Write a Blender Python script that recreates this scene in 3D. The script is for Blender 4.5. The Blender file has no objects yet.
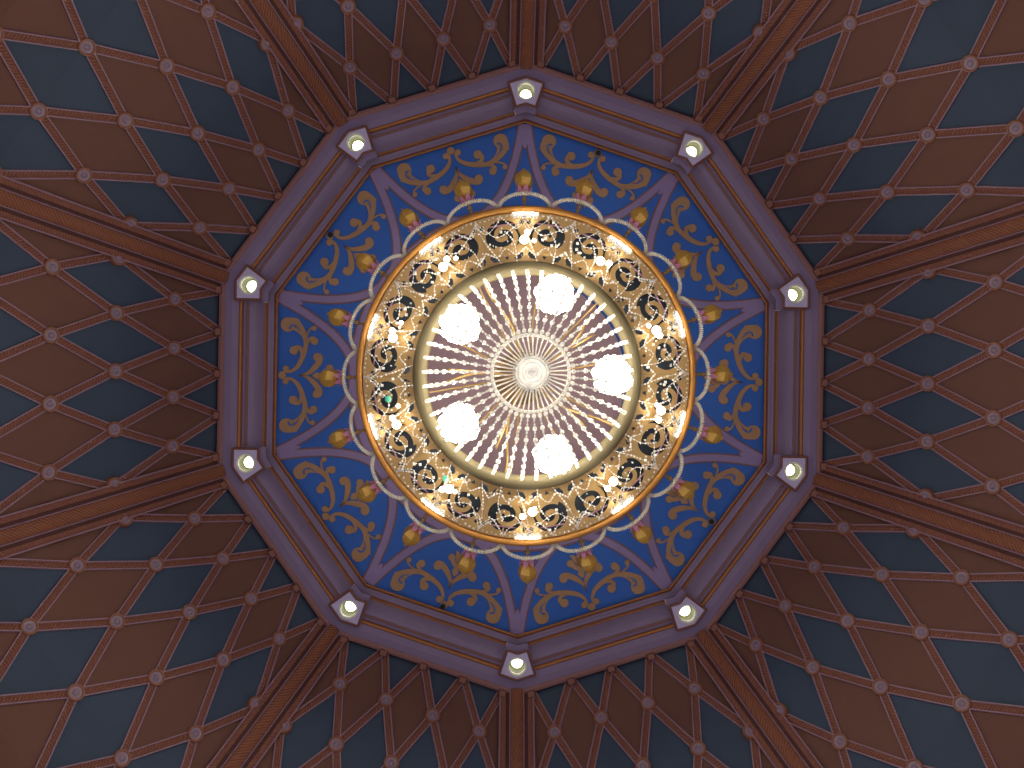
import bpy, bmesh, math, random
from mathutils import Vector, Matrix
from mathutils.geometry import delaunay_2d_cdt
random.seed(7)
scene = bpy.context.scene
COL = scene.collection

# ------------------------------------------------------------------ camera, light, exposure
F = 950.0                     # focal length in pixels of the 1024 wide frame
CAM = Vector((-0.219, 0.1225, 1.6))
CZ = CAM.z
cam_d = bpy.data.cameras.new('camera'); cam = bpy.data.objects.new('camera', cam_d); COL.objects.link(cam)
cam_d.sensor_width = 36.0; cam_d.lens = 36.0 * F / 1024.0; cam_d.clip_end = 100
view = Vector((8.28 / F, -4.34 / F, 1)).normalized()
zc = -view
xc = Vector((1, 0, 0)); xc = (xc - zc * xc.dot(zc)).normalized()
yc = zc.cross(xc)
cam.matrix_world = Matrix(((xc.x, yc.x, zc.x, CAM.x), (xc.y, yc.y, zc.y, CAM.y), (xc.z, yc.z, zc.z, CAM.z), (0, 0, 0, 1)))
scene.camera = cam

world = bpy.data.worlds.new('hall_ambient'); scene.world = world; world.use_nodes = True
bg = world.node_tree.nodes['Background']
bg.inputs[0].default_value = (0.62, 0.56, 0.62, 1); bg.inputs[1].default_value = 0.80

vs = scene.view_settings
vs.view_transform = 'Standard'; vs.look = 'None'; vs.gamma = 1.0; vs.use_curve_mapping = False; vs.exposure = 0.0
GLOBE_POWER = 36.0
CANDLE_POWER = 9.0
DOWNLIGHT_POWER = 4.0
RIM_POWER = 13.0

# ------------------------------------------------------------------ materials
def srgb(r, g, b):
    def f(c):
        c /= 255.0
        return c / 12.92 if c <= 0.04045 else ((c + 0.055) / 1.055) ** 2.4
    return (f(r), f(g), f(b), 1)

def mat(name, col, rough=0.6, metal=0.0, var=0.12, scale=6.0, bump=0.0, bscale=40.0, emit=None, power=0.0, trans=0.0, spec=0.5, ior=1.45):
    m = bpy.data.materials.new(name); m.use_nodes = True
    nt = m.node_tree; p = nt.nodes['Principled BSDF']
    p.inputs['Roughness'].default_value = rough; p.inputs['Metallic'].default_value = metal
    p.inputs['Transmission Weight'].default_value = trans; p.inputs['Specular IOR Level'].default_value = spec
    p.inputs['IOR'].default_value = ior
    tc = nt.nodes.new('ShaderNodeTexCoord')
    n = nt.nodes.new('ShaderNodeTexNoise'); n.inputs['Scale'].default_value = scale; n.inputs['Detail'].default_value = 5
    nt.links.new(tc.outputs['Object'], n.inputs['Vector'])
    mx = nt.nodes.new('ShaderNodeMix'); mx.data_type = 'RGBA'
    mx.inputs[6].default_value = tuple(c * (1 - var) for c in col[:3]) + (1,)
    mx.inputs[7].default_value = tuple(min(1, c * (1 + var)) for c in col[:3]) + (1,)
    nt.links.new(n.outputs['Fac'], mx.inputs[0]); nt.links.new(mx.outputs[2], p.inputs['Base Color'])
    if bump:
        n2 = nt.nodes.new('ShaderNodeTexNoise'); n2.inputs['Scale'].default_value = bscale
        nt.links.new(tc.outputs['Object'], n2.inputs['Vector'])
        b = nt.nodes.new('ShaderNodeBump'); b.inputs['Strength'].default_value = bump; b.inputs['Distance'].default_value = 0.01
        nt.links.new(n2.outputs['Fac'], b.inputs['Height']); nt.links.new(b.outputs[0], p.inputs['Normal'])
    if emit:
        p.inputs['Emission Color'].default_value = emit; p.inputs['Emission Strength'].default_value = power
    return m

def carved(name, col, dark, per_m, angle, rough=0.55):
    """Carved rope / leaf moulding: bands run across the UV length."""
    m = mat(name, col, rough)
    nt = m.node_tree; p = nt.nodes['Principled BSDF']
    uv = nt.nodes.new('ShaderNodeUVMap')
    mp = nt.nodes.new('ShaderNodeMapping'); mp.inputs['Rotation'].default_value = (0, 0, angle)
    nt.links.new(uv.outputs[0], mp.inputs['Vector'])
    w = nt.nodes.new('ShaderNodeTexWave'); w.inputs['Scale'].default_value = per_m / 3.18; w.inputs['Distortion'].default_value = 1.2
    w.inputs['Detail'].default_value = 1
    nt.links.new(mp.outputs[0], w.inputs['Vector'])
    mx = nt.nodes.new('ShaderNodeMix'); mx.data_type = 'RGBA'
    mx.inputs[6].default_value = dark; mx.inputs[7].default_value = col
    nt.links.new(w.outputs['Fac'], mx.inputs[0]); nt.links.new(mx.outputs[2], p.inputs['Base Color'])
    b = nt.nodes.new('ShaderNodeBump'); b.inputs['Strength'].default_value = 0.6; b.inputs['Distance'].default_value = 0.012
    nt.links.new(w.outputs['Fac'], b.inputs['Height']); nt.links.new(b.outputs[0], p.inputs['Normal'])
    return m

M = {}
M['blue'] = mat('painted_blue_plaster', srgb(48, 100, 186), 0.7, var=0.10, scale=3, bump=0.05)
M['scroll'] = mat('ochre_stencil_paint', srgb(168, 130, 92), 0.6, var=0.15, scale=8)
M['lavender'] = mat('lavender_plaster', srgb(136, 119, 148), 0.65, var=0.08, scale=5, bump=0.06)
M['lavband'] = mat('lavender_band_paint', srgb(142, 124, 166), 0.65, var=0.10, scale=8)
M['mauve'] = mat('mauve_medallion_plaster', srgb(186, 156, 164), 0.65)
M['outline'] = mat('brown_outline_paint', srgb(128, 92, 88), 0.6)
M['gold'] = mat('gilded_moulding', srgb(172, 112, 62), 0.45, metal=0.25, var=0.2, scale=10, bump=0.15)
M['goldred'] = mat('bronze_moulding', srgb(128, 80, 62), 0.5, metal=0.15, var=0.2, scale=10, bump=0.15)
M['strip'] = mat('rosy_edge_moulding', srgb(146, 104, 100), 0.6, var=0.12)
M['shell'] = mat('dome_backing', srgb(80, 52, 48), 0.8)
M['brown'] = mat('brown_panel', srgb(114, 77, 62), 0.75, var=0.14, scale=2.2, bump=0.12, bscale=25)
M['teal'] = mat('blue_grey_panel', srgb(62, 77, 94), 0.75, var=0.14, scale=2.2, bump=0.12, bscale=25)
M['barcarve'] = carved('carved_lattice_moulding', srgb(146, 92, 70), srgb(122, 75, 58), 34, 0.6)
M['baredge'] = mat('rosy_lattice_edge', srgb(158, 126, 138), 0.55)
M['ribcarve'] = carved('carved_rib_moulding', srgb(152, 94, 64), srgb(130, 78, 54), 32, 0.75)
M['ribdark'] = mat('rib_dark_fillet', srgb(92, 54, 46), 0.7)
M['ribside'] = carved('rib_side_moulding', srgb(146, 92, 70), srgb(130, 80, 64), 34, 0.5)
M['bossring'] = mat('boss_ring_paint', srgb(150, 98, 72), 0.5)
M['bossdish'] = mat('boss_dish_paint', srgb(150, 128, 140), 0.5)
M['bracket'] = mat('bracket_paint', srgb(136, 88, 72), 0.6)
M['plate'] = mat('pale_lilac_plate', srgb(198, 188, 222), 0.5, var=0.04)
M['can'] = mat('downlight_reflector', srgb(76, 78, 34), 0.5, metal=0.1, var=0.05)
M['canrim'] = mat('downlight_trim', srgb(235, 235, 215), 0.4, var=0.03)
M['lamp_white'] = mat('downlight_lamp', srgb(255, 252, 225), 0.4, emit=(1, 0.96, 0.78, 1), power=DOWNLIGHT_POWER)
M['globe'] = mat('chandelier_globe', srgb(255, 250, 225), 0.4, emit=(1, 0.93, 0.76, 1), power=GLOBE_POWER)
M['candle'] = mat('chandelier_candle_bulb', srgb(255, 250, 225), 0.4, emit=(1, 0.91, 0.72, 1), power=CANDLE_POWER)
M['brass'] = mat('chandelier_brass', srgb(188, 154, 100), 0.42, metal=0.3, var=0.10, scale=12)
M['rim'] = mat('chandelier_rim_gold', srgb(176, 122, 54), 0.5, metal=0.25, var=0.12, scale=9)
M['hoop'] = mat('bowl_hoop_pale_brass', srgb(92, 82, 58), 0.65, metal=0.1, var=0.08)
M['amber'] = mat('amber_glass', srgb(226, 180, 86), 0.12, metal=0.35, var=0.3, scale=30)
M['pinkrod'] = mat('pink_glass_rod', srgb(190, 140, 176), 0.3)
M['dark_backing'] = mat('dark_backing_shade', srgb(34, 44, 58), 0.6)
M['tealglint'] = mat('teal_glint', srgb(90, 205, 175), 0.15, trans=0.2)
M['black'] = mat('black_fitting', srgb(14, 14, 16), 0.6)
M['grey'] = mat('grey_fitting', srgb(120, 116, 124), 0.5)

def crystal(name, col, share):
    """Cut crystal: glossy surface that also lets light from behind through."""
    m = mat(name, col, 0.15, var=0.03, trans=0.12, ior=1.55); nt = m.node_tree
    t = nt.nodes.new('ShaderNodeBsdfTranslucent'); t.inputs['Color'].default_value = col
    mx = nt.nodes.new('ShaderNodeMixShader'); mx.inputs[0].default_value = share
    out = nt.nodes['Material Output']
    nt.links.new(nt.nodes['Principled BSDF'].outputs[0], mx.inputs[1]); nt.links.new(t.outputs[0], mx.inputs[2]); nt.links.new(mx.outputs[0], out.inputs['Surface'])
    return m
M['crystal'] = crystal('cut_crystal', (0.96, 0.95, 0.92, 1), 0.38)
M['crystal_clear'] = crystal('clear_pendant_crystal', (0.98, 0.97, 0.95, 1), 0.68)
M['crystal_dim'] = crystal('loop_crystal', (0.80, 0.76, 0.66, 1), 0.4)
M['pink'] = crystal('pink_lit_glass_petal', srgb(252, 190, 220), 0.4)  # pink light on the petals is put into their colour
M['rimlamp'] = mat('rim_festoon_lamp', srgb(255, 250, 225), 0.4, emit=(1, 0.93, 0.76, 1), power=RIM_POWER)

# ------------------------------------------------------------------ helpers
def mesh(name, verts, faces, mats, mi=None, uvs=None, smooth=False):
    me = bpy.data.meshes.new(name)
    me.from_pydata([tuple(v) for v in verts], [], faces)
    for m in (mats if isinstance(mats, (list, tuple)) else [mats]): me.materials.append(M[m])
    if mi:
        for p, i in zip(me.polygons, mi): p.material_index = i
    if uvs:
        l = me.uv_layers.new(name='UVMap')
        for p in me.polygons:
            for li in p.loop_indices: l.data[li].uv = uvs[me.loops[li].vertex_index]
    if smooth:
        for p in me.polygons: p.use_smooth = True
    me.update()
    return me

def put(name, me, parent=None, rz=0.0, loc=(0, 0, 0)):
    o = bpy.data.objects.new(name, me); COL.objects.link(o)
    o.parent = parent; o.location = loc; o.rotation_euler = (0, 0, rz)
    return o

def tag(o, label, cat, group=None, kind=None):
    o['label'] = label; o['category'] = cat
    if group: o['group'] = group
    if kind: o['kind'] = kind
    return o

class MB:
    """Collects verts and faces of one mesh."""
    def __init__(s): s.v = []; s.f = []; s.m = []; s.uv = []
    def add(s, vs, fs, mi=0, uv=None):
        b = len(s.v); s.v += [Vector(v) for v in vs]; s.uv += list(uv) if uv else [(0, 0)] * len(vs)
        for f in fs: s.f.append([b + i for i in f]); s.m.append(mi)
    def ball(s, c, r, mi=0, seg=6, rings=4, sc=(1, 1, 1)):
        c = Vector(c); vs = [c + Vector((0, 0, r * sc[2]))]; fs = []
        for i in range(1, rings):
            a = math.pi * i / rings
            for j in range(seg):
                b = 2 * math.pi * j / seg
                vs.append(c + Vector((r * sc[0] * math.sin(a) * math.cos(b), r * sc[1] * math.sin(a) * math.sin(b), r * sc[2] * math.cos(a))))
        vs.append(c - Vector((0, 0, r * sc[2]))); n = len(vs) - 1
        for j in range(seg):
            k = (j + 1) % seg
            fs.append([0, 1 + j, 1 + k]); fs.append([n, n - seg + k, n - seg + j])
            for i in range(rings - 2): fs.append([1 + i * seg + j, 1 + (i + 1) * seg + j, 1 + (i + 1) * seg + k, 1 + i * seg + k])
        s.add(vs, fs, mi)
    def octa(s, c, d, r, h, mi=0):
        """Cut bead: a faceted square bipyramid along d."""
        c = Vector(c); d = Vector(d).normalized(); a = d.orthogonal().normalized(); b = d.cross(a)
        vs = [c + d * h, c - d * h] + [c + (a * math.cos(t) + b * math.sin(t)) * r for t in (0, math.pi / 2, math.pi, 3 * math.pi / 2)]
        s.add(vs, [[0, 2, 3], [0, 3, 4], [0, 4, 5], [0, 5, 2], [1, 3, 2], [1, 4, 3], [1, 5, 4], [1, 2, 5]], mi)
    def tube(s, pts, r, mi=0, seg=6, closed=False):
        pts = [Vector(p) for p in pts]; n = len(pts); vs = []; fs = []; rr = r if callable(r) else (lambda t: r)
        prev = None
        for i, p in enumerate(pts):
            d = (pts[(i + 1) % n] - pts[i - 1]) if closed else (pts[min(i + 1, n - 1)] - pts[max(i - 1, 0)])
            d.normalize()
            a = d.orthogonal().normalized() if prev is None else (prev - d * prev.dot(d)).normalized()
            prev = a; b = d.cross(a); q = rr(i / max(1, n - 1))
            for j in range(seg):
                t = 2 * math.pi * j / seg; vs.append(p + (a * math.cos(t) + b * math.sin(t)) * q)
        for i in range(n if closed else n - 1):
            for j in range(seg):
                k = (j + 1) % seg; i2 = (i + 1) % n
                fs.append([i * seg + j, i2 * seg + j, i2 * seg + k, i * seg + k])
        if not closed:
            fs.append(list(range(seg))); fs.append([(n - 1) * seg + j for j in range(seg)])
        s.add(vs, fs, mi)
    def lathe(s, prof, seg=32, mi=0, close=False):
        """prof: list of (R, z) in world height; mi may be a list per span."""
        b = len(s.v); n = len(prof)
        for j in range(seg):
            t = 2 * math.pi * j / seg
            for R, z in prof: s.v.append(Vector((R * math.cos(t), R * math.sin(t), z))); s.uv.append((0, 0))
        for j in range(seg):
            k = (j + 1) % seg
            for i in range(n if close else n - 1):
                i2 = (i + 1) % n
                s.f.append([b + j * n + i, b + k * n + i, b + k * n + i2, b + j * n + i2]); s.m.append(mi[i] if isinstance(mi, list) else mi)
    def ribbon(s, pts, widths, z0, th, mi=0):
        """Flat raised stroke in the XY plane hanging th below z0."""
        n = len(pts); L = []; R = []
        for i, p in enumerate(pts):
            a = Vector(pts[max(i - 1, 0)]); c = Vector(pts[min(i + 1, n - 1)]); d = (c - a).normalized(); q = Vector((-d.y, d.x)) * widths[i] / 2
            p = Vector(p); L.append(p + q); R.append(p - q)
        vs = [(v.x, v.y, z0 - th) for v in L] + [(v.x, v.y, z0 - th) for v in R] + [(v.x, v.y, z0) for v in L] + [(v.x, v.y, z0) for v in R]
        fs = []
        for i in range(n - 1):
            fs += [[i, i + 1, n + i + 1, n + i], [i, 2 * n + i, 2 * n + i + 1, i + 1], [n + i, n + i + 1, 3 * n + i + 1, 3 * n + i]]
        fs += [[0, n, 3 * n, 2 * n], [n - 1, 2 * n - 1, 4 * n - 1, 3 * n - 1]]
        s.add(vs, fs, mi)
    def disc(s, c, r, z0, th, mi=0, seg=14):
        vs = [(c[0] + r * math.cos(2 * math.pi * j / seg), c[1] + r * math.sin(2 * math.pi * j / seg), z) for z in (z0 - th, z0) for j in range(seg)]
        s.add(vs, [list(range(seg))] + [[j, (j + 1) % seg, seg + (j + 1) % seg, seg + j] for j in range(seg)], mi)
    def build(s, name, mats, smooth=False): return mesh(name, s.v, s.f, mats, s.m, s.uv, smooth)

def spline(pts, n=6):
    """Catmull-Rom through tuples of any length."""
    out = []; P = [pts[0]] + list(pts) + [pts[-1]]
    for i in range(1, len(P) - 2):
        for k in range(n):
            t = k / n
            out.append(tuple(0.5 * (2 * b + (c - a) * t + (2 * a - 5 * b + 4 * c - d) * t * t + (3 * b - a - 3 * c + d) * t ** 3)
                             for a, b, c, d in zip(P[i - 1], P[i], P[i + 1], P[i + 2])))
    out.append(tuple(pts[-1])); return out

T18 = math.tan(math.radians(18)); C18 = math.cos(math.radians(18))
ROLL = math.radians(0.88)
def vang(k): return math.radians(36 * k - 90) + ROLL           # corner k, clockwise from the top of the picture
def sang(k): return math.radians(36 * k + 18 - 90) + ROLL      # side k
VPOS = ['topmost corner of the cornice', 'cornice corner at upper right near the top', 'upper of the two cornice corners at far right',
        'lower of the two cornice corners at far right', 'cornice corner at lower right near the bottom', 'bottom corner of the cornice',
        'cornice corner at lower left near the bottom', 'lower of the two cornice corners at far left',
        'upper of the two cornice corners at far left', 'cornice corner at upper left near the top']
SPOS = ['just right of the top corner', 'at upper right', 'straight out to the right', 'at lower right', 'just right of the bottom corner',
        'just left of the bottom corner', 'at lower left', 'straight out to the left', 'at upper left', 'just left of the top corner']

# ------------------------------------------------------------------ flat blue ceiling with stencilled ornament
Z0 = 12.0; PX = Z0 / F
ZW = CZ + Z0
A_IN = 243.7 * PX
rc = (A_IN + 0.12) / C18
mb = MB()
top = [(rc * math.cos(vang(k)), rc * math.sin(vang(k)), ZW) for k in range(10)]
mb.add(top + [(x, y, ZW + 0.1) for x, y, z in top], [list(range(10)), list(range(19, 9, -1))] + [[i, (i + 1) % 10, 10 + (i + 1) % 10, 10 + i] for i in range(10)])
ceiling = tag(put('ceiling', mb.build('ceiling', ['blue'])), 'flat blue ten-sided ceiling with ochre scrolls above the chandelier', 'ceiling', kind='structure')

def loc(x, y):
    """A point traced on one panel's scroll -> side frame, metres (side middle along +X)."""
    px = 270 + x / 10.97 - 277.0; u = (374.2 - (310 + y / 10.97))
    return (A_IN - px * PX, u * PX)
SC = PX / 10.97
def stroke(mb, pts, ws, lift, flip):
    P = spline([loc(x, y) + (w * SC,) for (x, y), w in zip(pts, ws)], 5)
    mb.ribbon([(p[0], p[1] * flip) for p in P], [p[2] for p in P], ZW, 0.016 + lift)
def spot(mb, c, r, lift, flip):
    p = loc(*c); mb.disc((p[0], p[1] * flip), r * SC, ZW, 0.016 + lift)
def scroll_mesh(flip):
    mb = MB()
    stroke(mb, [(172, 668), (240, 660), (300, 612), (342, 540), (374, 450), (392, 360), (372, 268), (322, 178), (262, 118), (205, 105)], [26, 34, 44, 52, 54, 50, 58, 72, 78, 60], 0, flip)
    spot(mb, (190, 152), 80, 0.0010, flip)
    stroke(mb, [(325, 170), (305, 120), (292, 74)], [60, 36, 4], 0.0015, flip)
    stroke(mb, [(388, 330), (352, 262), (305, 218), (262, 200), (232, 205)], [24, 34, 34, 28, 12], 0.0020, flip)
    stroke(mb, [(352, 490), (342, 430), (312, 396), (270, 402)], [30, 40, 42, 34], 0.0025, flip); spot(mb, (262, 434), 48, 0.003, flip)
    stroke(mb, [(396, 380), (420, 325), (455, 294), (480, 292)], [30, 36, 34, 24], 0.0035, flip); spot(mb, (485, 330), 42, 0.004, flip)
    stroke(mb, [(398, 300), (416, 230), (444, 188), (478, 172)], [10, 18, 20, 20], 0.0045, flip); spot(mb, (480, 188), 27, 0.005, flip)
    spot(mb, (178, 636), 35, 0.0055, flip)
    n0 = len(mb.f)
    stroke(mb, [(214, 196), (222, 168), (256, 156), (296, 180), (334, 246)], [15, 17, 14, 12, 3], 0.0075, flip); spot(mb, (214, 192), 9, 0.007, flip)
    mb.m[n0:] = [1] * (len(mb.f) - n0)
    return mb.build('scroll_stem', ['scroll', 'blue'])
def leaf_mesh(flip):
    mb = MB()
    stroke(mb, [(318, 706), (400, 690), (470, 640), (528, 572), (548, 515), (535, 478)], [6, 34, 56, 66, 62, 46], 0, flip); spot(mb, (518, 502), 46, 0.001, flip)
    return mb.build('leaf', ['scroll'])
def palmette_mesh():
    mb = MB()
    stroke(mb, [(462, 707), (515, 707), (565, 707), (640, 707)], [4, 76, 40, 60], 0, 1)
    for fl in (1, -1):
        stroke(mb, [(560, 700), (600, 660), (650, 632)], [24, 46, 50], 0.001, fl); spot(mb, (655, 622), 40, 0.0015, fl)
        stroke(mb, [(600, 704), (680, 690), (740, 650)], [30, 54, 20], 0.002, fl)
    return mb.build('palmette', ['scroll'])
sm = [scroll_mesh(1), scroll_mesh(-1)]; lm = [leaf_mesh(1), leaf_mesh(-1)]; pm = palmette_mesh()
b = MB(); spot(b, (136, 707), 43, 0.006, 1); bm_ = b.build('bead', ['scroll'])
# arch bands
def arch_mesh():
    mb = MB(); H = 77.0; U = 76.5
    pts = []
    for i in range(41):
        u = -U + 2 * U * i / 40; v = H * (1 - abs(u / U) ** 2.05) + 0.5
        pts.append((A_IN - v * PX, u * PX))
    mb.ribbon(pts, [9.6 * PX] * 41, ZW, 0.012, 0)
    mb.ribbon(pts, [6.6 * PX] * 41, ZW, 0.024, 1)
    return mb.build('arch_band', ['outline', 'lavband'])
am = arch_mesh()
for k in range(10):
    a = sang(k)
    for me, n in ((sm[0], 'scroll_stem'), (sm[1], 'scroll_stem'), (lm[0], 'leaf'), (lm[1], 'leaf'), (pm, 'palmette'), (bm_, 'bead'), (am, 'arch_band')):
        put(n, me, ceiling, a)
# stems where two arches meet, ring and medallion behind the chandelier
mb = MB()
c0 = A_IN / C18
mb.ribbon([(c0 - 2 * PX, 0), (c0 - 14 * PX, 0), (c0 - 26 * PX, 0)], [13 * PX, 11 * PX, 1.5 * PX], ZW, 0.026)
stem_me = mb.build('arch_foot', ['lavband'])
for k in range(10): put('arch_foot', stem_me, ceiling, vang(k))
mb = MB(); mb.lathe([(150 * PX, ZW), (150 * PX, ZW - 0.03), (171 * PX, ZW - 0.03), (171 * PX, ZW - 0.018), (173 * PX, ZW - 0.018), (173 * PX, ZW)], 80, [0, 0, 0, 1, 1])
put('ring_band', mb.build('ring_band', ['lavband', 'outline']), ceiling)
mb = MB(); mb.lathe([(0.001, ZW - 0.05), (30 * PX, ZW - 0.05), (34 * PX, ZW - 0.09), (70 * PX, ZW - 0.06), (100 * PX, ZW - 0.03), (104 * PX, ZW)], 80)
put('medallion', mb.build('medallion', ['mauve'], True), ceiling)

# ------------------------------------------------------------------ cornice
def AZ(rho, Z): return (rho * Z / F, CZ + Z)
trim = tag(put('trim_1', None), 'lavender and gilt ten-sided cornice around the blue ceiling', 'cornice', kind='structure')
def facet(name, prof, mats, mi=None, cut=0.0):
    """One side of a ten-sided moulding, mitred at both corners."""
    vs = []; n = len(prof)
    e = 283.5 * T18 * 11.67 / F - cut * 11.67 / F
    for R, z in prof:
        w = e if cut else R * T18
        vs += [(R, -w, z), (R, w, z)]
    fs = [[2 * i, 2 * i + 1, 2 * i + 3, 2 * i + 2] for i in range(n - 1)]
    me = mesh(name, vs, fs, mats, mi)
    for k in range(10): put(name, me, trim, sang(k))
def half_round(r0, z0, r1, z1, d, n=6):
    """bulging moulding between two profile points."""
    p0 = Vector(AZ(r0, z0)); p1 = Vector(AZ(r1, z1)); t = p1 - p0; q = Vector((t.y, -t.x)).normalized()
    if q.y > 0: q = -q
    return [tuple(p0 + t * (0.5 - 0.5 * math.cos(math.pi * i / n)) + q * d * math.sin(math.pi * i / n)) for i in range(n + 1)]
facet('inner_moulding', [AZ(243.7, 12.02)] + half_round(243.7, 11.93, 246.2, 11.92, 0.022) + half_round(246.2, 11.915, 247.6, 11.91, 0.012), ['gold', 'goldred'], [0] * 8 + [1] * 6)
facet('fillet_band', [AZ(247.6, 11.95), AZ(247.6, 11.90), AZ(250.2, 11.895), AZ(250.4, 11.875), AZ(253.4, 11.87)], ['lavender'])
facet('inner_bead', [AZ(253.4, 11.90)] + half_round(253.4, 11.865, 255.2, 11.86, 0.014) + half_round(255.2, 11.86, 257, 11.85, 0.014), ['goldred', 'gold'], [0] * 8 + [1] * 6, 19.0)
fr = [AZ(257 + 15.5 * t, 11.85 - 0.15 * math.sin(t * math.pi / 2)) for t in (0, .2, .4, .6, .8, 1)]
facet('frieze_panel', fr, ['lavender'], None, 19.0)
facet('outer_bead', [AZ(272.5, 11.72)] + half_round(272.5, 11.70, 275.6, 11.69, 0.014), ['outline'], None, 19.0)
facet('outer_groove', [AZ(275.6, 11.69), AZ(278.4, 11.70)], ['lavender'], None, 19.0)
facet('outer_moulding', half_round(278.2, 11.69, 279.2, 11.69, 0.010, 4) + half_round(279.2, 11.69, 282.9, 11.68, 0.026), ['goldred', 'gold'], [0] * 5 + [1] * 6, 19.0)
facet('outer_band', [AZ(282.6, 11.70), AZ(283, 11.66), AZ(290, 11.65), AZ(297, 11.66)], ['lavender'])
facet('edge_strip', [AZ(297, 11.68)] + half_round(297, 11.65, 303, 11.67, 0.02, 4) + [AZ(303.2, 11.80)], ['strip'])
# corner blocks: plain chevrons that carry the downlights
def chevron(a0, a1, L, z, th, mats, name, hole=None):
    """Chevron round a corner (corner along +X): apothems a0..a1 in px, arm length L at the outer edge."""
    pts = []
    for sgn in (-1, 1):
        ang = math.radians(18) * sgn; d = Vector((math.cos(ang), math.sin(ang))); t = Vector((-math.sin(ang), math.cos(ang))) * (-sgn)
        def P(ap, s): return d * ap + t * (s)
        s1 = a1 * T18 - L       # distance of the cut from the side's middle
        pts.append((P(a0, s1), P(a1, s1)))
    i0, o0 = pts[0]; i1, o1 = pts[1]
    return [o0, Vector((a1 / C18, 0)), o1, i1, Vector((a0 / C18, 0)), i0]
def chev_mesh(name, a0, a1, L, Z, th, mats, bead=None, hole=0, hole_c=None):
    s = Z / F
    poly = chevron(a0 * s, a1 * s, L * s, 0, 0, None, '')
    vs2 = [(p.x, p.y) for p in poly]; n = len(vs2); edges = [(i, (i + 1) % n) for i in range(n)]
    hs = []
    if hole:
        m = 24; b0 = len(vs2)
        hs = [(hole_c + hole * math.cos(2 * math.pi * j / m), hole * math.sin(2 * math.pi * j / m)) for j in range(m)]
        vs2 += hs; edges += [(b0 + j, b0 + (j + 1) % m) for j in range(m)]
    r = delaunay_2d_cdt([Vector(v) for v in vs2], edges, [], 1, 1e-6)
    V, T = r[0], r[2]
    def inside(p, poly):
        c = False; q = poly[-1]
        for w in poly:
            if (w[1] > p[1]) != (q[1] > p[1]) and p[0] < (q[0] - w[0]) * (p[1] - w[1]) / (q[1] - w[1]) + w[0]: c = not c
            q = w
        return c
    F2 = []
    for f in T:
        c = sum((V[i] for i in f), Vector((0, 0))) / len(f)
        if inside(c, vs2[:n]) and not (hs and inside(c, hs)): F2.append(list(f))
    zb = CZ + Z - th; zt = CZ + Z; mb = MB()
    mb.add([(v.x, v.y, zb) for v in V], F2, 0)
    mb.add([(x, y, z) for z in (zb, zt) for x, y in vs2[:n]], [[i, (i + 1) % n, n + (i + 1) % n, n + i] for i in range(n)], 0)
    if bead:
        for i in range(n):
            p, q = poly[i], poly[(i + 1) % n]
            mb.tube([(p.x, p.y, zb), (q.x, q.y, zb)], bead, 1, 6); mb.ball((p.x, p.y, zb), bead * 1.02, 1, 6, 4)
    return mb.build(name, mats)
cb = chev_mesh('corner_block', 252.5, 283.5, 20.0, 11.74, 0.07, ['lavender'], None, 0.118, 287.0 * 11.62 / F)
for k in range(10): put('corner_block', cb, trim, vang(k))

# ------------------------------------------------------------------ dome: ten curved lattice sides
ROWS = [(301.5, 11.76), (349.3, 11.27), (407.8, 10.75), (473.5, 10.2), (549.0, 9.60), (632.0, 8.92), (724.0, 8.12), (834.0, 7.25), (975.0, 6.3)]
RZ = [AZ(r, z) for r, z in ROWS]; K = len(ROWS) - 1
def prof(v):
    v = max(0.0, min(K, v)); i = min(int(v), K - 1); t = v - i
    P = [RZ[max(i - 1, 0)], RZ[i], RZ[i + 1], RZ[min(i + 2, K)]]
    if i == 0: P[0] = (2 * P[1][0] - P[2][0] - 0.05, 2 * P[1][1] - P[2][1] - 0.03)
    return tuple(0.5 * (2 * b + (c - a) * t + (2 * a - 5 * b + 4 * c - d) * t * t + (3 * b - a - 3 * c + d) * t ** 3) for a, b, c, d in zip(*P))
def normal(v):
    a = prof(v - 0.05); c = prof(v + 0.05); t = Vector((c[0] - a[0], c[1] - a[1])).normalized()
    return Vector((t.y, 0, -t.x)), Vector((t.x, 0, t.y))
def hw(v): return prof(v)[0] * T18 - 0.19
def DP(f, v, h=0.0):
    """f: lateral fraction -1..1 of the lattice width."""
    R, z = prof(v); n, t = normal(v)
    return Vector((R, f * hw(v), z)) + n * h
# panels
def panel_mesh(k, c, kind):
    ctr = DP(c, k)
    if kind == 'full': pts = [DP(c, k - 1), DP(c + .25, k), DP(c, k + 1), DP(c - .25, k)]; 
    elif kind == 'tri0': pts = [DP(c - .25, 0), DP(c + .25, 0), DP(c, 1)]
    else:
        e = 1 if c > 0 else -1
        pts = [DP(e, k - 1), DP(e, k), DP(e, k + 1), DP(e * .75, k)] if e > 0 else [DP(e, k + 1), DP(e, k), DP(e, k - 1), DP(e * .75, k)]
    n = normal(k)[0]; cen = sum(pts, Vector()) / len(pts)
    def ring(d, h): return [p + (cen - p).normalized() * d + n * h for p in pts]
    a = ring(0.0, -0.035); b2 = ring(0.05, 0.0); m = len(pts)
    vs = a + b2
    fs = [[i, (i + 1) % m, m + (i + 1) % m, m + i] for i in range(m)]
    if m == 3: fs.append([3, 4, 5])
    elif kind == 'full': fs += [[m, m + 1, m + 3], [m + 1, m + 2, m + 3]]
    else: fs += [[m, m + 1, m + 3], [m + 1, m + 2, m + 3]]
    return mesh('panel', vs, fs, ['teal' if k % 2 == 0 else 'brown'])
BW = 0.0475
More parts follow.
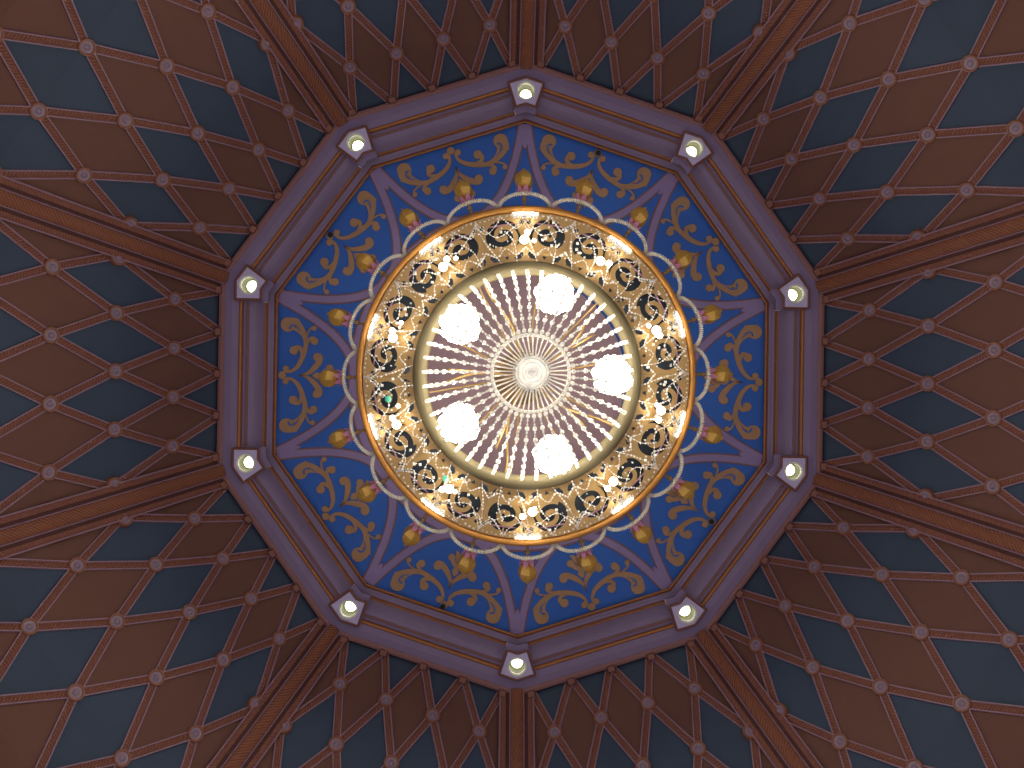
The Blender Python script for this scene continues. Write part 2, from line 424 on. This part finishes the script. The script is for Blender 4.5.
def bar_mesh(A, B, n):
    d = (B - A); L = d.length; d.normalize(); s = n.cross(d).normalized(); n = d.cross(s).normalized()
    pr = [(-BW, -.05), (-BW, .034), (-BW + .012, .034), (-BW + .015, .018), (0, .027), (BW - .015, .018), (BW - .012, .034), (BW, .034), (BW, -.05)]
    vs = [A + s * a + n * h for a, h in pr] + [B + s * a + n * h for a, h in pr]; m = len(pr)
    uv = [(0, a) for a, h in pr] + [(L, a) for a, h in pr]
    fs = [[i, i + 1, m + i + 1, m + i] for i in range(m - 1)]
    return mesh('lattice_bar', vs, fs, ['baredge', 'barcarve'], [0, 0, 0, 1, 1, 0, 0, 0], uv)
def boss_mesh():
    mb = MB()
    p = [(0.090, -0.03), (0.092, 0.04), (0.086, 0.058), (0.072, 0.058), (0.064, 0.044), (0.034, 0.040), (0.028, 0.052), (0.014, 0.064), (0.0015, 0.066)]
    mb.lathe(p, 18, [0, 0, 0, 0, 1, 1, 1, 1]); return mb.build('boss', ['bossring', 'bossdish'])
def bracket_mesh():
    mb = MB()
    x, y = 0.035, 0.055
    mb.add([(-x, -y, 0), (x, -y, 0), (x, y, 0), (-x, y, 0), (-x * .8, -y * .7, .06), (x * .8, -y * .7, .075), (x * .8, y * .7, .075), (-x * .8, y * .7, .06)],
           [[4, 5, 6, 7], [0, 1, 5, 4], [1, 2, 6, 5], [2, 3, 7, 6], [3, 0, 4, 7]])
    return mb.build('bracket', ['bracket'])
boss_me = boss_mesh(); br_me = bracket_mesh()
pieces = []     # (name, mesh, matrix)
I4 = Matrix.Identity(4)
def frame(v, f, h):
    n, t = normal(v); p = DP(f, v, h); y = n.cross(t)
    return Matrix(((t.x, y.x, n.x, p.x), (t.y, y.y, n.y, p.y), (t.z, y.z, n.z, p.z), (0, 0, 0, 1)))
EVEN = (-1, -.5, 0, .5, 1); ODD = (-.75, -.25, .25, .75)
for c in ODD: pieces.append(('panel', panel_mesh(0, c, 'tri0'), I4))
for k in range(1, K):
    if k % 2:
        for c in (-.5, 0, .5): pieces.append(('panel', panel_mesh(k, c, 'full'), I4))
        for c in (-1, 1): pieces.append(('panel', panel_mesh(k, c, 'half'), I4))
    else:
        for c in ODD: pieces.append(('panel', panel_mesh(k, c, 'full'), I4))
for k in range(K):
    lo, hi = (EVEN, ODD) if k % 2 == 0 else (ODD, EVEN)
    for a in lo:
        for c in hi:
            if abs(abs(a - c) - .25) < 1e-6:
                pieces.append(('lattice_bar', bar_mesh(DP(a, k, .004), DP(c, k + 1, .004), normal(k + .5)[0]), I4))
for k in range(K):
    for f in (EVEN if k % 2 == 0 else ODD):
        if k == 0: pieces.append(('bracket', br_me, Matrix.Translation((AZ(302.5, 11.66)[0], f * hw(0), CZ + 11.665)) @ Matrix.Rotation(math.pi, 4, 'X')))
        else: pieces.append(('boss', boss_me, frame(k, f * (0.975 if abs(f) == 1 else 1), 0.028 if abs(f) == 1 else 0.0)))
# backing shell of one side
vs = []; NV = 32
for i in range(NV + 1):
    v = K * i / NV; R, z = prof(v); n = normal(v)[0]
    for s in (-1, 1):
        q = Vector((R, 0, z)) - n * 0.05; vs.append(Vector((q.x, s * q.x * T18, q.z)))
shell_me = mesh('dome_ceiling', vs, [[2 * i, 2 * i + 1, 2 * i + 3, 2 * i + 2] for i in range(NV)], ['shell'])
for k in range(10):
    root = put('dome_ceiling', shell_me, None, sang(k))
    tag(root, 'curved dome side of brown and blue-grey diamond panels ' + SPOS[k], 'ceiling', 'lattice sides of the dome', 'structure')
    for n, me, mx in pieces:
        o = bpy.data.objects.new(n, me); COL.objects.link(o); o.parent = root; o.matrix_local = mx

# ------------------------------------------------------------------ ribs over the dome corners
def rib_strip(name, pr, mats, mi):
    """pr: (lateral, height) profile swept down the corner."""
    NS = 60; vs = []; uv = []; L = 0; last = None
    for i in range(NS + 1):
        v = K * i / NS; R, z = prof(v); a = prof(v - .05); c = prof(v + .05)
        t = Vector(((c[0] - a[0]) / C18, 0, c[1] - a[1])).normalized(); n = Vector((t.z, 0, -t.x))
        p = Vector((R / C18, 0, z))
        if last is not None: L += (p - last).length
        last = p
        for s, h in pr: vs.append(p + Vector((0, s, 0)) + n * h); uv.append((L, s))
    m = len(pr)
    return mesh(name, vs, [[i * m + j, i * m + j + 1, (i + 1) * m + j + 1, (i + 1) * m + j] for i in range(NS) for j in range(m - 1)], mats, mi * NS, uv)
body = rib_strip('ceiling_beam', [(-.10, -.02), (-.10, .145), (.10, .145), (.10, -.02)], ['ribdark'], [0] * 3)
core = rib_strip('carved_band', [(-.072, .14), (-.070, .165), (-.035, .18), (0, .186), (.035, .18), (.070, .165), (.072, .14)], ['ribcarve'], [0] * 6)
def side_part(name, pts, mats, mi): return [rib_strip(name, [(s * a, h) for a, h in pts], mats, mi) for s in (1, -1)]
beads = side_part('edge_bead', [(.074, .14), (.074, .178), (.082, .186), (.090, .178), (.090, .14)], ['baredge'], [0] * 4)
fil = side_part('dark_fillet', [(.090, .145), (.100, .128), (.132, .118)], ['ribdark'], [0, 0])
sides = side_part('side_band', [(.130, .05), (.132, .130), (.165, .134), (.196, .122)], ['ribside'], [0] * 3)
lines = side_part('outer_bead', [(.194, .04), (.194, .136), (.203, .141), (.213, .134), (.214, .03)], ['baredge'], [0] * 4)
for k in range(10):
    root = put('ceiling_beam', body, None, vang(k))
    tag(root, 'carved dome rib from the ' + VPOS[k], 'rib', 'ribs of the dome', 'structure')
    put('carved_band', core, root)
    for nm, ms in (('edge_bead', beads), ('dark_fillet', fil), ('side_band', sides), ('outer_bead', lines)):
        for me in ms: put(nm, me, root)

# ------------------------------------------------------------------ downlights on the cornice corners
ZD = 11.62; HC = 287.4 * ZD / F; HR = 8.9 * ZD / F
plate_me = chev_mesh('plate', 259.8, 284.8, 18.6, ZD + .055, 0.08, ['plate', 'goldred'], 0.016, HR, HC)
mb = MB(); mb.lathe([(HR * 1.08, -.036), (HR * .90, -.040), (HR * .90, 0.0)], 28); ring_me = mb.build('trim_ring', ['canrim'], True)
mb = MB(); mb.lathe([(HR * .90, -.03), (HR * .90, .03)], 28, 0); mb.lathe([(HR * .90, .03), (HR * .90, .22), (HR * .5, .25), (0.001, .25)], 28, 1); can_me = mb.build('reflector', ['canrim', 'can'], True)
mb = MB(); mb.ball((0, 0, .17), HR * .67, 0, 20, 12, (1, 1, 1)); bulb_me = mb.build('lamp', ['lamp_white'], True)
for k in range(10):
    root = put('downlight', None, None, vang(k), (0, 0, 0))
    root.location = (HC * math.cos(vang(k)), HC * math.sin(vang(k)), CZ + ZD)
    tag(root, 'downlight in pale plate at the ' + VPOS[k], 'downlight', 'cornice downlights')
    put('plate', plate_me, root, 0, (-HC, 0, -CZ - ZD))
    put('trim_ring', ring_me, root); put('reflector', can_me, root); put('lamp', bulb_me, root)

# black fittings at the ceiling's edge
for (x, y), where in zip(((598, 152), (331, 234), (711, 520), (443, 604)),
                         ('above the chandelier, right of the top corner', 'at upper left of the blue ceiling', 'at lower right of the blue ceiling', 'below the chandelier, left of the bottom corner')):
    X = (x - 503.7) / F * Z0 + CAM.x; Y = (y + 1.3 - 388.3) / F * Z0 + CAM.y
    mb = MB(); r = 3.3 * PX
    mb.lathe([(r, 0), (r, -.035), (r * .8, -.042)], 20, 0); mb.lathe([(r * .8, -.042), (r * .76, -.03), (.001, -.03)], 20, 1)
    o = put('ceiling_speaker', mb.build('ceiling_speaker', ['grey', 'black']), None, 0, (X, Y, ZW))
    tag(o, 'small round black ceiling fitting ' + where, 'fitting', 'black fittings in the blue ceiling')

# ------------------------------------------------------------------ chandelier
CROT = math.radians(-0.5)
ch = put('chandelier', None, None, CROT)
tag(ch, 'huge round gilt filigree chandelier with crystal strings, hung under the blue ceiling', 'chandelier')
ch.location = (0, 0, 0)
W = lambda Z: CZ + Z
def pol(R, a, Z): return Vector((R * math.cos(a), R * math.sin(a), W(Z)))
TOP = -math.pi / 2
# central stem and ceiling rose
mb = MB(); mb.lathe([(.34, W(11.98)), (.32, W(11.86)), (.18, W(11.78)), (.10, W(11.6)), (.05, W(11.4)), (.05, W(10.2)), (.10, W(10.1)), (.13, W(9.85)), (.10, W(9.6)), (.07, W(9.45)),
                     (.10, W(9.3)), (.12, W(9.15)), (.09, W(8.95)), (.05, W(8.85)), (.04, W(8.7)), (.03, W(7.45))], 24)
put('stem', mb.build('stem', ['brass'], True), ch)
# rim
mb = MB(); R = 170 * 9.2 / F
mb.lathe([(R - .064, W(9.20)), (R - .056, W(9.165)), (R - .02, W(9.15)), (R, W(9.18)), (R + .006, W(9.25)), (R - .004, W(9.36)), (R - .04, W(9.37)), (R - .05, W(9.24))], 120, 0, True)
put('rim', mb.build('rim', ['rim'], True), ch)
# dark backing ring, added so the fretwork openings come out shaded
mb = MB(); mb.lathe([(1.10, W(9.40)), (1.60, W(9.36)), (1.60, W(9.39)), (1.10, W(9.43))], 80, 0, True)
put('dark_backing', mb.build('dark_backing', ['dark_backing']), ch)
# hoop of the crystal bowl
mb = MB(); mb.lathe([(.935, W(8.90)), (.945, W(8.865)), (1.00, W(8.85)), (1.06, W(8.87)), (1.075, W(8.91)), (1.06, W(8.96)), (1.0, W(8.95))], 96, 0, True)
put('bowl_hoop', mb.build('bowl_hoop', ['hoop'], True), ch)
# filigree: 20 pierced scroll panels
def cone(q, h):
    """q: (tangential px, radial px) in a flat module -> on the cone, module middle along +X."""
    r = q[1]; a = q[0] / r; Rm = r * 9.12 / F; Z = 8.98 + (r - 108) / 56 * 0.2
    return pol(Rm, a, Z - h)
def circ(c, r, n, ph=0, sx=1.0): return [(c[0] + r * sx * math.cos(2 * math.pi * i / n + ph), c[1] + r * math.sin(2 * math.pi * i / n + ph)) for i in range(n)]
def pip(p, poly):
    c = False; q = poly[-1]
    for w in poly:
        if (w[1] > p[1]) != (q[1] > p[1]) and p[0] < (q[0] - w[0]) * (p[1] - w[1]) / (q[1] - w[1]) + w[0]: c = not c
        q = w
    return c
def filigree(fl):
    al = math.radians(8.95); N = 8
    # flat module: x = angle * radius so that edges stay radial
    out = [(r * a, r) for r, a in [(107, -al + 2 * al * i / N) for i in range(N + 1)]]
    out += [(r * al, r) for r in (121, 135, 149)]
    out += [(164 * a, 164) for a in [al - 2 * al * i / N for i in range(N + 1)]]
    out += [(-r * al, r) for r in (149, 135, 121)]
    HCc = (0.0 * fl, 142.0); HRr = 16.5
    holes = [circ(HCc, HRr, 28, 0, 1.08)]
    holes += [[(s * 15.5, 126), (s * 16.8, 120), (s * 13.5, 115.5), (s * 8.5, 115), (s * 6.5, 117.5), (s * 10.5, 119), (s * 13.0, 122)] for s in (-1, 1)]
    holes += [circ((20.3 * s, 154.0), 2.6, 5) for s in (-1, 1)]
    holes += [circ((0, 118.5), 3.4, 4, 0, 0.6)]
    vs = list(out); ed = [(i, (i + 1) % len(out)) for i in range(len(out))]
    for h in holes:
        b0 = len(vs); vs += h; ed += [(b0 + i, b0 + (i + 1) % len(h)) for i in range(len(h))]
    r = delaunay_2d_cdt([Vector(v) for v in vs], ed, [], 1, 1e-6); V = r[0]; fs = []
    for f in r[2]:
        c = sum((V[i] for i in f), Vector((0, 0))) / len(f)
        if pip(c, out) and not any(pip(c, h) for h in holes): fs.append(list(f))
    mb = MB(); nV = len(V)
    low = [cone(v, .012) for v in V]; up = [cone(v, -.008) for v in V]
    mb.add(low + up, fs + [[nV + i for i in reversed(f)] for f in fs], 0)
    for lp in [out] + holes:
        n = len(lp); mb.add([cone(p, .012) for p in lp] + [cone(p, -.008) for p in lp], [[i, (i + 1) % n, n + (i + 1) % n, n + i] for i in range(n)], 0)
    # scroll that curls into the opening
    def band(P, ws, lift):
        L = []; Rr = []
        for i, p in enumerate(P):
            a = Vector(P[max(i - 1, 0)]); c = Vector(P[min(i + 1, len(P) - 1)]); d = (c - a).normalized(); q = Vector((-d.y, d.x)) * ws[i] / 2; p = Vector(p)
            L.append(p + q); Rr.append(p - q)
        n = len(P); q = [cone(v, lift) for v in L] + [cone(v, lift) for v in Rr] + [cone(v, -.01) for v in L] + [cone(v, -.01) for v in Rr]
        mb.add(q, [g for i in range(n - 1) for g in ([i, i + 1, n + i + 1, n + i], [i, 2 * n + i, 2 * n + i + 1, i + 1], [n + i, n + i + 1, 3 * n + i + 1, 3 * n + i])], 0)
    P = []; ws = []
    for i in range(44):
        t = i / 43; rad = 16.0 * (1 - t) ** 0.95 + 2.6 * t; an = math.radians(-50 - 430 * t)
        P.append((HCc[0] + fl * rad * math.cos(an), HCc[1] - 1 + rad * math.sin(an) * .95)); ws.append(5.4 - 1.9 * t)
    band(P, ws, .020)
    e = P[-1]; b0 = circ(e, 3.0, 10); n = 10
    mb.add([cone(p, .026) for p in b0] + [cone(p, -.01) for p in b0], [list(range(n))] + [[i, (i + 1) % n, n + (i + 1) % n, n + i] for i in range(n)], 0)
    # leafy stroke under the scroll
    Q = spline([(fl * 20, 126), (fl * 12, 125), (fl * 3, 121), (fl * -6, 124), (fl * -11, 130)], 5); band(Q, [2 + 2.2 * math.sin(math.pi * i / (len(Q) - 1)) for i in range(len(Q))], .022)
    Q = spline([(fl * -18, 160), (fl * -17, 148), (fl * -19, 136), (fl * -14, 127)], 5); band(Q, [3.0] * len(Q), .022)
    return mb.build('filigree_panel', ['brass'])
fm = [filigree(1), filigree(-1)]
for k in range(20): put('filigree_panel', fm[k % 2], ch, TOP + math.radians(9 + 18 * k))
# pink glass rods behind the openings
mb = MB(); mb.tube([cone((-18, 155), -.06), cone((18, 155), -.06)], .008); me = mb.build('glass_rod', ['pinkrod'])
for k in range(20): put('glass_rod', me, ch, TOP + math.radians(9 + 18 * k))
# inner scrolled arms
mb = MB()
P = spline([(.10, 9.85), (.35, 9.62), (.62, 9.42), (.85, 9.45), (1.05, 9.32), (1.16, 9.02)], 6)
mb.tube([pol(r, .10 * math.sin(r * 5), z) for r, z in P], lambda t: .017 - .006 * t, 0, 7)
P = [(.62 + .15 * math.cos(t) * (1 - t / 9), 9.22 - .13 * math.sin(t) * (1 - t / 9)) for t in [i * .35 for i in range(18)]]
mb.tube([pol(r, .09, z) for r, z in P], .010, 0, 6)
me = mb.build('arm', ['brass'], True)
for k in range(5): put('arm', me, ch, TOP + math.radians(72 * k + 54))
# suspension rods
mb = MB(); mb.tube([pol(.12, 0, 10.1), pol(1.60, 0, 9.33)], .010); me = mb.build('suspension_rod', ['brass'])
for k in range(10): put('suspension_rod', me, ch, TOP + math.radians(36 * k + 9))

# crystal bowl: 45 strings, ring, inner strings, pendant
def bowl(a): return (.968 * math.cos(a), 8.86 - 1.2 * math.sin(a))
NSTR = 45
mb = MB(); a0, a1 = 0.0, math.acos(.325); n = 31; pts = [bowl(a0 + (a1 - a0) * i / n) for i in range(n + 1)]
for i in range(n + 1):
    r, z = pts[i]; r2, z2 = pts[min(i + 1, n)]; rp, zp = pts[max(i - 1, 0)]
    d = Vector((r2 - rp, 0, z2 - zp)); big = i % 3 == 0
    g = min(1.0, .55 + i * .04)
    if i < n: mb.octa(pol(r, 0, z), d, (.0245 if big else .0115) * g, (.030 if big else .023) * g)
mb.tube([pol(r, 0, z) for r, z in pts], .0035, 0, 4)
str_me = mb.build('crystal_string', ['crystal'])
for k in range(NSTR): put('crystal_string', str_me, ch, TOP + 2 * math.pi * k / NSTR)
mb = MB(); rr, zr = bowl(a1); m = 90
for i in range(m): mb.octa(pol(rr, 2 * math.pi * i / m, zr), (0, 0, 1), .018, .018)
mb.tube([pol(rr, 2 * math.pi * i / 60, zr + .01) for i in range(60)], .014, 0, 6, True)
put('crystal_ring', mb.build('crystal_ring', ['crystal_clear']), ch)
mb = MB(); n = 12
for i in range(n):
    t = i / (n - 1); r = rr - .012 + (.125 - rr) * t; z = zr + (7.34 - zr) * t ** 1.3
    mb.octa(pol(r, 0, z), (1, 0, -.8), .0105 - .003 * t, .0155)
mb.tube([pol(rr, 0, zr), pol((rr + .125) / 2, 0, zr + (7.34 - zr) * .42), pol(.125, 0, 7.34)], .003, 0, 4)
me = mb.build('inner_string', ['crystal_clear'])
for k in range(44): put('inner_string', me, ch, TOP + 2 * math.pi * (k + .5) / 44)
mb = MB(); mb.lathe([(.125, W(7.40)), (.128, W(7.36)), (.112, W(7.335)), (.104, W(7.35)), (.096, W(7.335)), (.088, W(7.30)), (.078, W(7.295)), (.072, W(7.315)), (.060, W(7.30)),
                     (.052, W(7.265)), (.042, W(7.26)), (.036, W(7.28)), (.028, W(7.25)), (.018, W(7.22)), (.001, W(7.21))], 30)
pend = put('pendant', mb.build('pendant', ['crystal_clear']), ch)
mb = MB()
for i in range(24): mb.octa(pol(.14, 2 * math.pi * i / 24, 7.365), (0, 0, 1), .014, .020)
put('pendant_bead_ring', mb.build('pendant_bead_ring', ['crystal_clear']), pend)
# five lamps in the bowl
gm = MB(); gm.ball((0, 0, 0), .15, 0, 20, 12, (1, 1, 1.08))
for j in range(17):  # glowing balls added round the globe to give the ragged outline of its glare
    q = 2 * math.pi * j / 17; d = .125 + .022 * ((j * 7) % 5) / 4
    gm.ball((d * math.cos(q), d * math.sin(q), .02 * (-1) ** j), .040 + .012 * ((j * 3) % 4) / 3, 0, 8, 6)
gme = gm.build('globe_lamp', ['globe'], True)
sk = MB(); sk.lathe([(.05, .17), (.065, .19), (.05, .20), (.02, .30), (.015, .72)], 16); sme = sk.build('lamp_holder', ['brass'], True)
for k in range(5):
    a = math.radians(72 * k + 1); o = put('globe_lamp', gme, ch, 0, pol(.75, a, 8.45)); put('lamp_holder', sme, o)
# rim lamps
rl = MB(); rl.tube([pol(161.5 * 9.1 / F, -.075 + .15 * i / 10, 9.06) for i in range(11)], .013, 0, 8); rme = rl.build('rim_lamp', ['rimlamp'], True)
for k in range(10): put('rim_lamp', rme, ch, TOP + math.radians(36 * k))
# candle bulbs in front of the fretwork
cm = MB(); cm.ball((0, 0, 0), .034, 0, 12, 8, (1, 1, 1.3)); cme = cm.build('candle_bulb', ['candle'], True)
hm = MB(); hm.lathe([(.02, .03), (.026, .07), (.018, .11), (.012, .2)], 10); hme = hm.build('candle_holder', ['brass'], True)
for k in range(10):
    for s, rad, sc in ((-1, 136, 1.25), (1, 141, .85), (random.choice((-2.2, 2.6)), 134, .6)):
        a = TOP + math.radians(36 * k) + s * .03 + random.uniform(-.02, .02); o = put('candle_bulb', cme, ch, 0, pol((rad + random.uniform(-3, 3)) * 8.95 / F, a, 8.92)); o.scale = (sc, sc, sc); put('candle_holder', hme, o)

# crystal garlands
mb = MB(); m = 220
for i in range(m):
    a = 2 * math.pi * i / m; r = (161.5 + random.uniform(-2, 1.2)) * 9.1 / F
    s = random.choice((.008, .010, .013)); mb.octa(pol(r, a, 9.09 + random.uniform(-.01, .02)), (random.uniform(-1, 1), random.uniform(-1, 1), 1), s, s * 1.4)
put('rim_garland', mb.build('rim_garland', ['crystal']), ch)['kind'] = 'stuff'
mb = MB()
for i in range(26):
    t = i / 25; a = (t - .5) * .16; r = (160.5 + 2.0 * math.sin(i * 2.4)) * 9.06 / F
    mb.octa(pol(r, a, 9.04), (random.uniform(-1, 1), random.uniform(-1, 1), 1), .020, .026)
me = mb.build('crystal_spray', ['crystal'])
for k in range(10): put('crystal_spray', me, ch, TOP + math.radians(36 * k))
def chain(P, r=.0105, step=.028):
    mb = MB(); acc = 0; pts = spline(P, 12); V = [pol(a * 9.0 / F, b, z) for a, b, z in pts]
    mb.octa(V[0], (1, 0, 1), r, r * 1.3)
    for i in range(1, len(V)):
        acc += (V[i] - V[i - 1]).length
        if acc >= step: acc = 0; q = r * random.uniform(.6, 1.35); mb.octa(V[i], V[i] - V[i - 1], q, q * 1.4)
    mb.tube(V, .002, 0, 3)
    return mb.build('bead_chain', ['crystal'])
d9 = math.radians(9)
chains = [chain([(162, -d9, 9.10), (150, -d9 * .75, 8.98), (140, -d9 * .25, 8.94), (150, d9 * .6, 8.98), (162, d9, 9.10)]),
          chain([(150, -d9, 9.05), (132, -d9 * .8, 8.93), (114, -d9 * .4, 8.90)]),
          chain([(163, -d9, 9.08), (154, -d9 * 1.0, 8.99), (146, -d9 * .7, 8.96), (154, -d9 * .2, 8.99), (163, 0, 9.08)]),
          chain([(163, 0, 9.08), (154, d9 * .25, 8.99), (147, d9 * .6, 8.96), (154, d9 * .9, 8.99), (163, d9, 9.08)]),
          chain([(128, -d9, 8.97), (120, -d9 * .5, 8.90), (128, 0, 8.97), (120, d9 * .5, 8.90), (128, d9, 8.97)]),
          chain([(146, d9 * .1, 9.03), (132, d9 * .45, 8.93), (114, d9 * .5, 8.90)])]
for k in range(20):
    for c in chains: put('bead_chain', c, ch, TOP + math.radians(9 + 18 * k))
mb = MB()
for i in range(480):
    a = 2 * math.pi * i / 480 + random.uniform(-.02, .02); r = random.uniform(118, 158)
    s = random.choice((.006, .008, .010, .012, .019)); p = pol(r * 8.98 / F, a, 8.96); mb.octa(p, (random.uniform(-.5, .5), random.uniform(-.5, .5), 1), s, s * 1.3)
    mb.tube([p, p + Vector((0, 0, .10))], .0018, 0, 3)
put('crystal_drops', mb.build('crystal_drops', ['crystal']), ch)['kind'] = 'stuff'
for x, y in ((388, 398), (445, 478)):  # teal glints of the cut crystal, put in as coloured balls
    mb = MB(); mb.ball((0, 0, 0), .032, 0, 10, 6, (1, 1, .7)); mb.tube([(0, 0, .01), (0, 0, .09)], .004)
    X = (x - 503.7) / F * 8.95 + CAM.x; Y = (y - 388.3) / F * 8.95 + CAM.y
    put('teal_glint', mb.build('teal_glint', ['tealglint']), ch, 0, (X, Y, W(8.95)))

# outer crystal loops
def loop_mesh():
    mb = MB(); n = 40
    for i in range(n + 1):
        t = math.pi * i / n; a = -d9 * .97 * math.cos(t); r = (167 + 15.5 * math.sin(t) ** .85) if 0 < i < n else 167
        z = 9.22 - .05 * math.sin(t); p = pol(r * z / F, a, z)
        t2 = math.pi * (i + .5) / n; a2 = -d9 * .97 * math.cos(t2); r2 = 167 + 15.5 * abs(math.sin(t2)) ** .85; q = pol(r2 * z / F, a2, z)
        mb.octa(p, q - p, .029, .017)
    return mb.build('crystal_loop', ['crystal_dim'])
lme = loop_mesh()
for k in range(20): put('crystal_loop', lme, ch, TOP + math.radians(18 * k))
# amber flower lamps on short arms
mb = MB(); ax = Vector((.93, 0, .36)).normalized()
def along(prof, seg, m, mi=0, org=Vector((0, 0, 0))):
    s = ax.orthogonal().normalized(); t = ax.cross(s); b = len(m.v); n = len(prof)
    for j in range(seg):
        q = 2 * math.pi * j / seg
        for r, h in prof:
            flute = r * (1 + .05 * (1 if j % 2 else -1))
            m.v.append(org + ax * h + (s * math.cos(q) + t * math.sin(q)) * flute); m.uv.append((0, 0))
    for j in range(seg):
        k = (j + 1) % seg
        for i in range(n - 1): m.f.append([b + j * n + i, b + k * n + i, b + k * n + i + 1, b + j * n + i + 1]); m.m.append(mi)
along([(.012, -.10), (.045, -.085), (.080, -.045), (.094, 0), (.090, .045), (.068, .09), (.046, .112), (.022, .128), (.010, .15), (.001, .165)], 12, mb)
amber_me = mb.build('amber_shade', ['amber'])
mb = MB()
s_ = ax.orthogonal().normalized(); t_ = ax.cross(s_)
for j in range(6):
    q = 2 * math.pi * j / 6; d = s_ * math.cos(q) + t_ * math.sin(q); e = ax.cross(d)
    o_ = -ax * .125
    row = [(-.03, .012, .010), (-.02, .040, .024), (.0, .062, .028), (.025, .074, .018), (.045, .082, .002)]
    vs = []; 
    for h, r, w in row:
        c = o_ + ax * h + d * r; vs += [c - e * w, c + d * .004, c + e * w]
    fs = [g for i in range(len(row) - 1) for g in ([3 * i, 3 * i + 1, 3 * i + 4, 3 * i + 3], [3 * i + 1, 3 * i + 2, 3 * i + 5, 3 * i + 4])]
    mb.add(vs, fs, 0); mb.add([v - d * .004 for v in vs], [list(reversed(f)) for f in fs], 0)
petal_me = mb.build('petal_cup', ['pink'])
mb = MB(); mb.tube([(-.33, 0, -.16), (-.24, 0, -.20), (-.15, 0, -.17), tuple(-ax * .10)], lambda t: .016 - .004 * t, 0, 7); mb.ball((-.22, 0, -.20), .026, 0, 8, 6)
arm_me = mb.build('lamp_arm', ['brass'], True)
RL = 193.0 * 9.6 / F
for k in range(20):
    a = TOP + math.radians(18 * k) + math.radians(0.0)
    o = put('amber_shade', amber_me, ch, a, pol(RL, a, 9.52)); put('petal_cup', petal_me, o); put('lamp_arm', arm_me, o)
